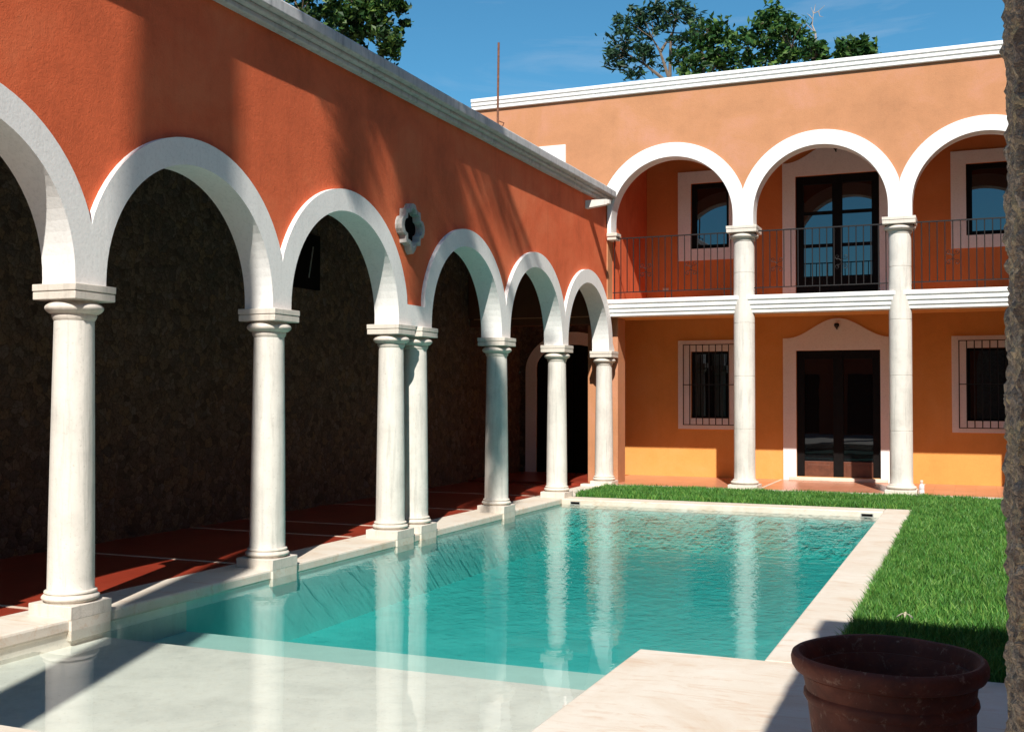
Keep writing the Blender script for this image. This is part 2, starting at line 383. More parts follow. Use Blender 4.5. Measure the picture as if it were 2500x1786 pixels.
# two overflow slots in the far coping
for x0, x1, lab in ((-5.83, -5.69, 'dark overflow slot in the far pool edge beside the arcade'), (-1.49, -1.34, 'dark overflow slot in the far pool edge beside the lawn corner')):
    t = thing('overflow_slot', lab, 'pool drain', 'overflow slots in the far pool edge')
    b = MB(); b.box(x0, x1, PY1 - .004, PY1 + .05, -.078, -.042); b.build('painted_opening', M['black'], t)
    b = MB(); b.box(x0 - .012, x1 + .012, PY1 - .003, PY1 + .05, -.085, -.036); b.build('frame', M['grey_stone'], t)

# terracotta floors of the gallery and of the house portico
b = MB(); b.box(-9.2, -6.533, 1.0, 18.85, -.25, -.004); b.build('gallery_floor', M['floor'], kind='structure')
b = MB(); b.box(-9.2, -6.4, 18.95, 21.5, -.25, .03); b.build('gallery_floor', M['floor'], kind='structure')
b = MB(); b.box(-6.4, 6, 18.95, 21.5, -.25, .03); b.build('portico_floor', M['portico'], kind='structure')
b = MB(); b.box(-6.53, 6, 18.76, 18.949, -.2, .036); b.build('portico_kerb', M['deck'], bevel=.012, kind='structure')
b = MB()
for y in (6.31, 8.77, 10.93, 11.98, 14.2, 16.61): b.box(-9.1, -6.55, y - .022, y + .022, -.02, 0.0)
for x in (-3.655, -1.115, 1.42): b.box(x - .025 + .25, x + .025 + .25, 18.97, 21.4, 0, .034)
b.build('floor_joints', M['joint'], kind='structure')

# ------------------------------------------------------------------ lawn
s = MB(); s.box(-.80, 6, DY, 18.76, -.2, -.012); s.box(-5.97, -.80, 16.75, 18.76, -.2, -.012)
s.build('lawn_soil', M['soil'], kind='structure')
rg = random.Random(3); gv = []; gf = []
def blade(x, y):
    h = rg.uniform(.045, .105) * (1.0 + .35 * noise.noise(Vector((x * 2.2, y * 2.2, 0)))); wd = rg.uniform(.0028, .0052) * (1 + max(0, y - 9) * .05)
    a = rg.uniform(0, 6.283); l = rg.uniform(.1, .85) * h; b_ = rg.uniform(0, 6.283)
    dx, dy = math.cos(a) * wd, math.sin(a) * wd; lx, ly = math.cos(b_) * l, math.sin(b_) * l
    i = len(gv); z0 = -.015
    gv.extend([(x - dx, y - dy, z0), (x + dx, y + dy, z0), (x + lx*.4 + dx*.8, y + ly*.4 + dy*.8, z0 + h*.6), (x + lx*.4 - dx*.8, y + ly*.4 - dy*.8, z0 + h*.6), (x + lx, y + ly, z0 + h)])
    gf.extend([(i, i+1, i+2, i+3), (i+3, i+2, i+4)])
def edge(x, y): return .03 * noise.noise(Vector((x * 3, y * 3, 5)))
for _ in range(88000):                                       # right-hand strip
    x = -.80 + 2.3 * rg.random() ** 1.5; y = DY + .03 + (18.72 - DY) * rg.random() ** 1.15
    if x > -.82 + edge(x, y): blade(x, y)
for _ in range(44000):                                       # strip between pool and portico
    x = rg.uniform(-6.0, -.7); y = rg.uniform(16.76, 18.74)
    if y > 16.78 + edge(x, y) and not (x < -5.93 and y < 17.1): blade(x, y)
for _ in range(9000):
    blade(rg.uniform(1.4, 5.5), rg.uniform(DY + .05, 18.7))
gm = bpy.data.meshes.new('grass'); gm.from_pydata(gv, [], gf)
go = bpy.data.objects.new('grass', gm); COL.objects.link(go); gm.materials.append(M['grass'])
go['kind'] = 'stuff'; tag(go, 'short bright green lawn along the pool and in front of the portico', 'grass')
# dry leaves on the lawn
for i, (dx, dy, a, lab) in enumerate(((-.03, .02, .5, 'left dry pale leaf of the three lying on the lawn behind the pot'), (.0, .06, 1.5, 'upright middle dry leaf of the three lying on the lawn behind the pot'), (.035, .0, 2.4, 'right smaller dry leaf of the three lying on the lawn behind the pot'))):
    b = MB(); ca, sa = math.cos(a), math.sin(a); L = .036; W = .010
    pts = [(-L, 0, 0), (-L*.3, W, .012), (L*.4, W*.8, .016), (L, 0, .01), (L*.4, -W*.8, .016), (-L*.3, -W, .012), (0, 0, .004)]
    b.add([(x*ca - y*sa, x*sa + y*ca, z + x * .35) for x, y, z in pts], [(0,1,6),(1,2,6),(2,3,6),(3,4,6),(4,5,6),(5,0,6)])
    o = b.build('fallen_leaf', M['dry_leaf'], fix=False); o.location = (-.46 + dx, 8.12 + dy, .085)
    tag(o, lab, 'leaf', 'fallen leaves on the lawn')

# ------------------------------------------------------------------ arch builders
def arch_pairs(c, r, R, zc, zcap, lo, hi, n=40):
    prs = [((c - r, zcap), (lo, zcap)), ((c - r, zc), (lo, zc))]
    for i in range(1, n):
        th = math.pi - math.pi * i / n
        prs.append(((c + r * math.cos(th), zc + r * math.sin(th)), (min(hi, max(lo, c + R * math.cos(th))), zc + R * math.sin(th))))
    return prs + [((c + r, zc), (hi, zc)), ((c + r, zcap), (hi, zcap))]
def low_line(bays, R, zc, a0, a1, flats, step=.04):
    """lower edge of a wall that sits on the outer line of its arches"""
    xs = set([a0, a1]); k = a0
    while k < a1: xs.add(round(k, 4)); k += step
    for c, lo, hi in bays:
        for q in (lo, hi): xs.add(q)
    for q0, q1, z in flats: xs.add(q0); xs.add(q1)
    out = []
    for x in sorted(xs):
        if x < a0 or x > a1: continue
        z = None
        for q0, q1, zz in flats:
            if q0 - 1e-6 <= x <= q1 + 1e-6: z = zz
        for c, lo, hi in bays:
            if lo - 1e-6 <= x <= hi + 1e-6:
                zz = zc + math.sqrt(max(0, R * R - (x - c) ** 2))
                z = zz if z is None else min(z, zz)
        out.append((x, z))
    return out

def round_column(h0, h1, rb, rtop, rt, ra, slab, ab, name='column', drums=()):
    """column around its own axis: shaft with base and capital as sub-parts"""
    sh = []
    N = 26
    zs = [h0 + .085 + (h1 - .26 - h0 - .085) * i / N for i in range(N + 1)]
    for z in zs:
        t = (z - zs[0]) / (zs[-1] - zs[0]); sh.append((rb + (rtop - rb) * t ** 1.3, z))
    for d in drums:
        t = (d - zs[0]) / (zs[-1] - zs[0]); r = rb + (rtop - rb) * max(0, t) ** 1.3
        sh += [(r, d - .006), (r - .005, d - .004), (r - .005, d + .003), (r, d + .006)]
    sh.sort(key=lambda q: q[1])
    m = MB(); m.lathe([(rb + .012, zs[0] - .02)] + sh, 0, 0, 44)
    o = m.build(name, M['column'], smooth=True)
    m = MB()                                                # base: slab + torus
    m.box(-slab, slab, -slab, slab, h0 - .10, h0)
    m.lathe([(rb + .02, h0 + .001)] + [(rt - .028 + .03 * math.sin(math.pi * i / 8), h0 + .004 + .058 * i / 8) for i in range(9)] + [(rb + .022, h0 + .066), (rb + .018, h0 + .08), (rb + .004, h0 + .088)], 0, 0, 44)
    m.build('base', M['capital'], o, smooth=True, bevel=.006)
    m = MB(); zt = h1 - .115                                 # capital: necking, rounded echinus, two-tier abacus
    m.lathe([(rtop + .002, h1 - .262), (rtop + .012, h1 - .245), (rtop + .018, h1 - .225), (rtop + .014, h1 - .213)] + [(ra - .05 + .052 * math.sin(math.pi * (.12 + .84 * i / 9)), h1 - .208 + .085 * i / 9) for i in range(10)] + [(ra - .03, zt + .004)], 0, 0, 44)
    m.box(-ab, ab, -ab, ab, zt, h1 - .058); m.box(-ab - .004, ab + .004, -ab - .004, ab + .004, h1 - .053, h1 - .001)
    m.box(-ab + .008, ab - .008, -ab + .008, ab - .008, h1 - .06, h1 - .05)
    m.build('capital', M['capital'], o, smooth=True, bevel=.008)
    return o

# ------------------------------------------------------------------ the arcade on the left
arc = thing('arcade', 'terracotta orange arcade of white arches on stone columns along the pool', 'arcade', None, (-6.17, 12, 0))
arc.location = (0, 0, 0)
AX0, AX1, AXT = -6.34, -6.082, -6.028
RA, RO, ZC, ZCAP = 1.072, 1.297, 2.455, 2.411
bays = [(2.645, 1.42, 3.87), (5.10, 3.87, 6.328), (7.555, 6.328, 8.778), (10.0, 8.778, 11.27), (12.965, 11.715, 14.185), (15.405, 14.185, 16.61), (17.815, 16.61, 19.20)]
low = low_line(bays, RO, ZC, 1.42, 18.93, [(11.27, 11.715, 2.655)])
wl = MB(); wl.strip([((y, z), (y, 5.10)) for y, z in low], 'x', AX0, AX1)
wl.build('wall', M['arcade_paint'], arc)
for c, lo, hi in bays:
    m = MB(); m.strip(arch_pairs(c, RA, RO, ZC, ZCAP, lo, hi), 'x', AX0 - .004, AXT)
    m.build('arch', M['white'], arc)
m = MB(); m.box(AX0 - .004, AXT, 11.271, 11.714, ZCAP, 2.655); m.build('arch_link', M['white'], arc)
m = MB()                                                    # stepped cornice
prof = [(AX1 + .0, 5.030), (-6.015, 5.030), (-6.005, 5.040), (-6.005, 5.078), (-6.015, 5.086), (-5.962, 5.094), (-5.955, 5.102), (-5.955, 5.128), (-5.965, 5.136), (-5.898, 5.146), (-5.890, 5.156), (-5.890, 5.250), (-5.905, 5.268), (-6.40, 5.29), (-6.40, 5.035)]
N = 60; ys = [1.42 + (18.93 - 1.42) * i / N for i in range(N + 1)]; v = []; f = []; q = len(prof)
for y in ys:
    wob = .006 * noise.noise(Vector((y * .8, 3, 1)))
    v += [(x, y, z + wob) for x, z in prof]
for i in range(N):
    for j in range(q): f.append((i*q+j, i*q+(j+1) % q, (i+1)*q+(j+1) % q, (i+1)*q+j))
f += [tuple(range(q)), tuple(N*q + j for j in range(q - 1, -1, -1))]
m.add(v, f); m.build('cornice', M['cornice_grey'], arc)
# quatrefoil window
def quatre(k):
    base = [(0, .30), (.055, .285), (.085, .235), (.13, .215), (.19, .21), (.195, .15), (.20, .12), (.265, .10), (.30, .05), (.31, 0)]
    qd = [(x, z) for x, z in base]
    right = qd + [(x, -z) for x, z in reversed(qd[:-1])]
    right[-1] = (0, -.335)
    left = [(-x, z) for x, z in reversed(right[1:-1])]
    return [(x * k, z * k) for x, z in right + left]
qc = (11.355, 3.555); o_ = quatre(.95); i_ = quatre(.73); nq = len(o_)
m = MB()
for (d0, kk) in ((AX1 - .01, 1),):
    v = []
    for (yy, zz) in o_: v.append((AX1 - .02, qc[0] + yy, qc[1] + zz))
    for (yy, zz) in o_: v.append((AX1 + .085, qc[0] + yy * .97, qc[1] + zz * .97))
    for (yy, zz) in i_: v.append((AX1 + .09, qc[0] + yy, qc[1] + zz))
    for (yy, zz) in i_: v.append((AX1 - .10, qc[0] + yy * .86, qc[1] + zz * .86))
    f = []
    for ring in range(3):
        for i in range(nq): j = (i + 1) % nq; f.append((ring*nq+i, ring*nq+j, (ring+1)*nq+j, (ring+1)*nq+i))
    m.add(v, f)
qo = m.build('quatrefoil_window', M['grey_stone'], arc)
m = MB(); m.add([(AX1 + .0035, qc[0] + yy * .9, qc[1] + zz * .9) for yy, zz in i_], [tuple(range(nq))]); m.build('painted_opening', M['black'], qo, fix=False)
# roof spout near the house
m = MB(); m.add([(AX1 - .02, 17.73, 4.785), (AX1 - .02, 17.86, 4.785), (AX1 - .02, 17.86, 4.925), (AX1 - .02, 17.73, 4.925),
                 (-5.70, 17.745, 4.835), (-5.70, 17.845, 4.835), (-5.70, 17.845, 4.925), (-5.70, 17.745, 4.925)],
                [(0,1,2,3),(4,5,6,7),(0,1,5,4),(1,2,6,5),(2,3,7,6),(3,0,4,7)])
m.box(-5.702, -5.66, 17.75, 17.84, 4.845, 4.912)
m.build('water_spout', M['column'], arc, bevel=.006)
# columns: the first is built, the others copied
col0 = round_column(.088, ZCAP, .166, .142, .203, .206, .203, .203)
ay = [6.315, 8.775, 11.155, 11.735, 14.19, 16.605, 19.045, 3.87]
place(col0, arc, (-6.172, ay[0], 0))
for y in ay[1:]: clone(col0, arc, (-6.172, y, 0))
pl0 = MB().box(-.045, .045, -.198, .198, -.16, .004).build('pool_plinth', M['deck'], bevel=.006)
place(pl0, arc, (-6.015, ay[0], 0))
for y in ay[1:6]: clone(pl0, arc, (-6.015, y, 0))
m = MB(); m.box(-9.0, AX0 - .006, 1.42, 18.9, 4.78, 5.06); m.build('roof', M['ceiling'], arc)
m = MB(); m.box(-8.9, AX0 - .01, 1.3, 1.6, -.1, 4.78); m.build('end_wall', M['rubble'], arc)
# rough stone wall at the back of the gallery
sw = thing('stone_wall', 'rough dark rubble stone wall at the back of the shaded gallery', 'wall')
m = MB(); N1, N2 = 180, 60; v = []; f = []
for i in range(N1 + 1):
    for j in range(N2 + 1):
        y = 1.3 + 20.2 * i / N1; z = -.1 + 4.9 * j / N2
        d = .05 * noise.noise(Vector((y * 2.2, z * 2.2, 1))) + .03 * noise.noise(Vector((y * 6, z * 6, 4)))
        v.append((-8.80 + d, y, z))
for i in range(N1):
    for j in range(N2): a = i * (N2 + 1) + j; f.append((a, a + N2 + 1, a + N2 + 2, a + 1))
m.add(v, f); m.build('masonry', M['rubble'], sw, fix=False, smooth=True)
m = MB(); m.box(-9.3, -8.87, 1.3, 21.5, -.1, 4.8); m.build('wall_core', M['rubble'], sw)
m = MB(); m.box(-8.86, -8.735, 12.75, 13.66, 3.12, 3.90); o = m.build('small_window', M['black'], sw)
m = MB(); m.tube([(-8.70, 13.42, 3.72), (-8.69, 13.30, 3.27)], .009, 6); m.build('window_edge', M['grey_stone'], o)

# ------------------------------------------------------------------ the house at the end of the pool
house = thing('house', 'two storey orange house with white arches and a balcony behind the pool', 'house')
FY0, FY1, FYT = 18.914, 19.20, 18.886
RH, RHO, ZH, ZHC = 1.09, 1.335, 4.72, 4.517
hb = [(-4.90, -6.06, -3.642), (-2.372, -3.642, -1.110), (.172, -1.110, 1.436), (2.716, 1.436, 3.98)]
low = low_line(hb, RHO, ZH, -8.70, 4.3, [(-8.70, -6.0601, 3.03), (3.9801, 4.3, .03)])
wl = MB(); wl.strip([((x, z), (x, 7.05)) for x, z in low], 'y', FY0, FY1); wl.build('facade_wall', M['house_paint'], house)
for c, lo, hi in hb:
    m = MB(); m.strip(arch_pairs(c, RH, RHO, ZH, ZHC, lo, hi, 48), 'y', FYT, FY1 + .004); m.build('arch', M['white'], house)
m = MB(); prof = [(FY0, 6.985), (18.866, 6.985), (18.858, 6.995), (18.858, 7.036), (18.868, 7.047), (18.850, 7.056), (18.842, 7.066), (18.842, 7.108), (18.852, 7.119), (18.834, 7.128), (18.826, 7.138), (18.826, 7.184), (18.836, 7.195), (19.3, 7.20), (19.3, 6.985)]
m.add([(-8.74, y, z) for y, z in prof] + [(4.4, y, z) for y, z in prof], [tuple(range(15)), tuple(range(29, 14, -1))] + [(i, (i+1) % 15, 15 + (i+1) % 15, 15 + i) for i in range(15)])
m.build('cornice', M['white'], house)
# balcony slab with its fascia
m = MB(); prof = [(18.905, 3.328), (18.895, 3.318), (18.895, 3.262), (18.905, 3.25), (18.925, 3.24), (18.918, 3.228), (18.918, 3.178), (18.93, 3.166), (18.95, 3.160), (18.942, 3.15), (18.942, 3.102), (18.955, 3.090), (18.972, 3.086), (18.965, 3.076), (18.965, 3.036), (18.975, 3.03), (19.25, 3.03), (19.25, 3.328)]
k = len(prof); m.add([(-6.10, y, z) for y, z in prof] + [(4.3, y, z) for y, z in prof], [tuple(range(k)), tuple(range(2*k-1, k-1, -1))] + [(i, (i+1) % k, k + (i+1) % k, k + i) for i in range(k)])
m.build('balcony_fascia', M['white'], house)
m = MB(); m.box(-8.8, 4.3, 19.252, 20.1, 3.034, 3.326); m.box(-8.8, 4.3, 20.1, 21.44, 3.15, 3.322); m.build('balcony_slab', M['ochre_paint'], house)
m = MB(); m.box(-6.04, 4.0, 19.252, 21.44, 3.327, 3.334); m.build('balcony_floor', M['portico'], house)
m = MB(); m.box(-8.8, -6.345, 18.95, 19.25, 2.90, 3.04); m.build('gallery_beam', M['ceiling'], house, bevel=.01)
m = MB(); m.box(-8.8, -6.345, 18.885, 18.91, 3.045, 4.775); m.build('gallery_shade_panel', M['ceiling'], house)  # dark sheet over the facade wall, its colour stands in for shade
m = MB(); m.box(-8.7, 4.4, FY1 + .002, 21.9, 6.72, 6.98); m.build('upper_ceiling', M['ceiling'], house)
m = MB(); m.box(-6.34, -6.05, FY1 + .001, 21.44, 3.33, 6.72); m.build('side_wall', M['arcade_paint'], house)
m = MB(); m.box(4.0, 4.3, FY1 + .001, 21.44, 0, 6.72); m.build('side_wall', M['house_paint'], house)
m = MB(); m.box(-6.575, -6.0, 19.32, 19.78, -.05, 3.032); m.build('corner_pier', M['house_paint'], house, bevel=.008)
m = MB(); m.box(-6.058, -5.868, 18.83, 19.10, 4.455, 4.516); m.box(-6.056, -5.885, 18.85, 19.10, 4.392, 4.454); m.build('corbel', M['capital'], house, bevel=.008)
hc = round_column(.105, ZHC, .180, .176, .236, .25, .245, .256, 'column', (1.05, 1.95, 2.86, 3.72))
place(hc, house, (-3.652, 19.06, 0))
for x in (-1.115, 1.43, 3.97): clone(hc, house, (x, 19.06, 0))

BY = 21.445
WINS_LO = [(-4.777, True), (.248, True), (2.9, True)]; WINS_UP = [-4.773, .256, 2.9]
DOORC = -2.368
def in_holes(x, z, holes): return any(a < x < b and c < z < d for a, b, c, d in holes)
def holed(name, mat, x0, x1, z0, z1, holes, y, depth):
    xs = sorted(set([x0, x1] + [h[0] for h in holes] + [h[1] for h in holes])); zs = sorted(set([z0, z1] + [h[2] for h in holes] + [h[3] for h in holes]))
    m = MB()
    for i in range(len(xs) - 1):
        for j in range(len(zs) - 1):
            if not in_holes((xs[i]+xs[i+1])/2, (zs[j]+zs[j+1])/2, holes):
                m.add([(xs[i], y, zs[j]), (xs[i+1], y, zs[j]), (xs[i+1], y, zs[j+1]), (xs[i], y, zs[j+1])], [(0, 1, 2, 3)])
    for a, b, c, d in holes:
        m.add([(a, y, c), (b, y, c), (b, y, d), (a, y, d), (a, y + depth, c), (b, y + depth, c), (b, y + depth, d), (a, y + depth, d)], [(0,4,5,1),(1,5,6,2),(2,6,7,3),(3,7,4,0)])
    return m.build(name, mat, house, fix=False)
HW = .376
GD = -7.62                                                    # door at the end of the gallery
lo_h = [(c - HW, c + HW, 1.177, 2.483) for c, _ in WINS_LO] + [(DOORC - .759, DOORC + .759, .10, 2.474)]
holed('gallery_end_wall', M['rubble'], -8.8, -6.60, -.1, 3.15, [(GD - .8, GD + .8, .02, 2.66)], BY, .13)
holed('ground_floor_wall', M['ochre_paint'], -6.60, 4.0, -.1, 3.15, lo_h, BY, .13)
up_h = [(c - HW, c + HW, 4.505, 5.80) for c in WINS_UP] + [(DOORC - .759, DOORC + .759, 3.36, 5.79)]
holed('upper_floor_wall', M['upper_paint'], -6.05, 4.0, 3.323, 6.72, up_h, BY, .13)
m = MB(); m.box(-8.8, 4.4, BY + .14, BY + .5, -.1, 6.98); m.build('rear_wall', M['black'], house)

def window(c, zb, zt, kind, bz0, bz1, bw):
    o0, o1 = c - .633, c + .633
    m = MB(); y0 = BY - .028
    m.box(o0, c - HW - .001, y0, BY + .001, bz0, bz1); m.box(c + HW + .001, o1, y0, BY + .001, bz0, bz1)
    m.box(c - HW - .001, c + HW + .001, y0, BY + .001, bz0, zb - .001); m.box(c - HW - .001, c + HW + .001, y0, BY + .001, zt + .001, bz1)
    w_ = m.build('window', M['white_soft'], house)
    fr = .10 if kind == 'up' else .05
    m = MB(); ya, yb = BY + .05, BY + .115
    m.box(c - HW + .001, c - HW + fr, ya, yb, zb + .001, zt - .001); m.box(c + HW - fr * .6, c + HW - .001, ya, yb, zb + .001, zt - .001)
    m.box(c - HW + fr, c + HW - fr * .6, ya, yb, zb + .001, zb + fr * .8); m.box(c - HW + fr, c + HW - fr * .6, ya, yb, zt - fr, zt - .001)
    m.build('frame', M['dark_wood'], w_, bevel=.004)
    m = MB(); m.box(c - HW + fr - .002, c + HW - fr * .6 + .002, BY + .085, BY + .10, zb + fr * .8 - .002, zt - fr + .002); m.build('pane', M['glass'] if kind == 'up' else M['glass_dark'], w_)
    if kind == 'lo':
        g0, g1, h0, h1, yg = c - .509, c + .509, 1.052, 2.612, BY - .10
        m = MB(); nb = 9
        for i in range(nb): x = g0 + (g1 - g0) * i / (nb - 1); m.tube([(x, yg, h0), (x, yg, h1)], .0095, 6)
        for z in (h0, h0 + .78, h1): m.box(g0 - .01, g1 + .01, yg - .006, yg + .006, z - .008, z + .008)
        for x in (g0, g1):
            for z in (h0, h1): m.tube([(x, yg, z), (x, BY - .02, z)], .007, 6)
        m.build('grille', M['iron'], w_)
    return w_
for c, _ in WINS_LO: window(c, 1.177, 2.483, 'lo', .966, 2.700, 0)
for c in WINS_UP: window(c, 4.505, 5.80, 'up', 4.276, 6.033, 0)

def double_door(c, zb, zt, sh, top, panel, upper):
    half = .759; ow = 1.003; n = 40
    outer = [(c - ow, zb)] + [(c + ow * (2 * i / n - 1), sh + (top - sh) * (.5 + .5 * math.cos(math.pi * min(1, abs(2 * i / n - 1) * 1.06))) ** 1.05) for i in range(n + 1)] + [(c + ow, zb)]
    inner = [(c + half + .001, zb), (c + half + .001, zt + .001), (c - half - .001, zt + .001), (c - half - .001, zb)]
    m = MB(); m.prism(outer + inner, 'y', BY - .032, BY + .001)
    d = m.build('door', M['white_soft'], house)
    ya, yb = BY + .05, BY + .12; st = .10
    m = MB()
    m.box(c - half + .001, c - half + st + .04, ya, yb, zb + .01, zt - .001); m.box(c + half - st - .04, c + half - .001, ya, yb, zb + .01, zt - .001)
    m.box(c - .09, c + .09, ya - .012, yb, zb + .01, zt - .001)
    for s_ in (-1, 1):
        x0, x1 = (c - half + st + .04, c - .09) if s_ < 0 else (c + .09, c + half - st - .04)
        m.box(x0, x1, ya, yb, zt - st - .06, zt - .001)
        if upper:
            for z in (zb + 1.13, zb + 1.75): m.box(x0, x1, ya + .01, yb, z - .032, z + .032)
    m.build('frame', M['dark_wood'], d, bevel=.004)
    m = MB()
    for s_ in (-1, 1):
        x0, x1 = (c - half + st + .04, c - .09) if s_ < 0 else (c + .09, c + half - st - .04)
        m.box(x0, x1, ya, yb - .01, zb + .01, zb + panel); m.box(x0 + .06, x1 - .06, ya - .008, ya + .01, zb + .06, zb + panel - .06)
    m.build('panel', M['brown_wood'] if not upper else M['dark_wood'], d, bevel=.005)
    m = MB(); m.box(c - half + st, c + half - st, BY + .085, BY + .10, zb + panel - .005, zt - st); m.build('pane', M['glass'] if upper else M['glass_dark'], d)
    # little lamp above the door
    m = MB(); zl = sh + (top - sh) * .60
    m.lathe([(.018, zl + .05), (.045, zl + .04), (.05, zl + .0), (.03, zl - .03), (.012, zl - .05)], c - .005, BY - .10, 14)
    m.tube([(c - .005, BY - .03, zl - .06), (c - .005, BY - .09, zl - .06), (c - .005, BY - .10, zl - .03)], .012, 6)
    m.build('door_lamp', M['iron'], d, smooth=True)
    return d
dd = double_door(DOORC, .03, 2.474, 2.709, 3.073, .36, False)
m = MB(); m.box(DOORC - .88, DOORC + .88, BY - .16, BY + .05, .03, .095); m.build('threshold', M['deck'], dd, bevel=.01)
double_door(DOORC, 3.33, 5.79, 6.05, 6.41, .55, True)
# arched surround and dark door at the end of the gallery
n = 30; ow, iw = 1.04, .80
outer = [(GD - ow, -.03)] + [(GD + ow * math.cos(math.pi - math.pi * i / n), 2.12 + .80 * math.sin(math.pi * i / n)) for i in range(n + 1)] + [(GD + ow, -.03)]
inner = [(GD + iw + .001, -.03), (GD + iw + .001, 2.2)] + [(GD + iw * math.cos(math.pi * i / 16), 2.2 + .46 * math.sin(math.pi * i / 16)) for i in range(1, 16)] + [(GD - iw - .001, 2.2), (GD - iw - .001, -.03)]
m = MB(); m.prism(outer + inner, 'y', BY - .03, BY + .001); gd = m.build('door', M['white'], house)
m = MB(); m.box(GD - iw, GD - .01, BY + .04, BY + .10, .02, 2.655); m.box(GD + .01, GD + iw, BY + .04, BY + .10, .02, 2.655); m.build('leaves', M['black'], gd)
# upper window left of the arcade roof (its surround shows over the cornice)
m = MB(); m.box(-7.95, -7.72, FY0 - .03, FY0 + .001, 4.35, 6.19); m.box(-7.09, -6.86, FY0 - .03, FY0 + .001, 4.35, 6.19); m.box(-7.72, -7.09, FY0 - .03, FY0 + .001, 5.96, 6.19)
wq = m.build('window', M['white'], house)
m = MB(); m.box(-7.719, -7.091, FY0 - .012, FY0 + .001, 4.35, 5.959); m.build('pane', M['glass'], wq)
# balcony railings: balusters, rails and scrolls
def railing(x0, x1, nb, scrolls, feet):
    y = 18.99
    m = MB(); m.box(x0, x1, y - .014, y + .014, 4.416, 4.436); rl = m.build('balcony_railing', M['iron'], house)
    m = MB(); m.box(x0, x1, y - .008, y + .008, 3.45, 3.466); m.build('bottom_rail', M['iron'], rl)
    for i in range(nb):
        x = x0 + .035 + (x1 - x0 - .07) * i / (nb - 1)
        m = MB(); m.tube([(x, y, 3.335 if i in feet else 3.452), (x, y, 4.42)], .0085, 6); m.build('baluster', M['iron'], rl)
    for i in scrolls:
        x = x0 + .035 + (x1 - x0 - .07) * i / (nb - 1); m = MB()
        for sx in (-1, 1):
            for sz in (-1, 1):
                pts = []
                for k in range(22):
                    t = k / 21; r = .042 * (1 - .75 * t); a = -2.2 + t * 7.2
                    pts.append((x + sx * (.062 + r * math.cos(a)), y - .012, 3.84 + sz * (.085 + r * math.sin(a))))
                m.tube([(x, y - .012, 3.84 + sz * .015)] + pts, .005, 5)
        m.build('scroll', M['iron'], rl)
railing(-5.99, -3.83, 19, (5, 12), (0, 1, 8, 9, 17, 18))
railing(-3.47, -1.29, 19, (3, 12), (0, 1, 9, 17, 18))
railing(-.93, 1.25, 19, (5, 13), (0, 1, 8, 9, 18))
railing(1.61, 3.79, 19, (5, 13), (0, 1, 8, 9, 18))
m = MB(); m.box(-5.72, -5.605, BY - .018, BY, 3.69, 3.755); m.build('socket_plate', M['capital'], house, bevel=.004)

# ------------------------------------------------------------------ iron pole on the arcade roof
pole = thing('iron_pole', 'thin rusty iron pole standing on the arcade roof behind the cornice', 'pole', None, (-6.52, 15.0, 5.06))
m = MB(); m.tube([(0, 0, 0), (.002, 0, .9), (.012, 0, 1.80)], .017, 8); m.build('rod', M['rust'], pole, smooth=True)
m = MB(); m.tube([(.0, 0, .635), (.10, 0, .59), (.06, 0, .50), (.03, 0, .3)], .010, 6); m.build('bracket', M['rust'], pole)

# ------------------------------------------------------------------ bottle by the portico column
bt = thing('plastic_bottle', 'small pale pink bottle standing on the portico floor beside the right stone column', 'bottle', None, (-.80, 18.87, .036))
m = MB(); m.lathe([(.036, 0), (.043, .012), (.043, .075), (.037, .085), (.043, .095), (.043, .135), (.034, .165), (.018, .185), (.016, .195)], 0, 0, 20); m.build('body', M['plastic'], bt, smooth=True)
m = MB(); m.lathe([(.021, .19), (.024, .194), (.024, .232), (.02, .238)], 0, 0, 18); m.build('cap', M['cap'], bt, smooth=True)

# ------------------------------------------------------------------ terracotta pot in the foreground
pot = thing('flower_pot', 'large empty dark terracotta pot with a rolled rim on the pool deck', 'pot', None, (-.340, 4.83, 0))
def wob(m_, a):
    m_ = [(x + .05 * (.52 - z), y, z) for x, y, z in m_]           # thrown by hand: the body leans a little
    return [(x * (1 + a * noise.noise(Vector((x * 2, y * 2, z * 2)))), y * (1 + a * noise.noise(Vector((y * 2, x * 2, z * 2 + 7)))), z + a * .4 * noise.noise(Vector((x * 3, y * 3, 2)))) for x, y, z in m_]
m = MB(); m.lathe([(.27, 0), (.29, .0), (.300, .02), (.313, .12), (.322, .22), (.328, .30), (.330, .345), (.338, .352), (.345, .366), (.343, .382), (.334, .392), (.338, .42), (.345, .455), (.335, .475), (.315, .478), (.305, .455), (.298, .40), (.29, .32), (.275, .2), (.26, .06), (.001, .055)], 0, 0, 72, 0, False)
m.v = wob(m.v, .018); m.build('body', M['pot'], pot, smooth=True)
m = MB(); m.lathe([(.334, .458), (.354, .462), (.374, .474), (.385, .493), (.387, .518), (.381, .536), (.368, .545), (.354, .542), (.343, .528), (.334, .500), (.322, .45), (.308, .40)], 0, 0, 72, 0, False)
m.v = wob(m.v, .018); m.build('rim', M['pot'], pot, smooth=True)

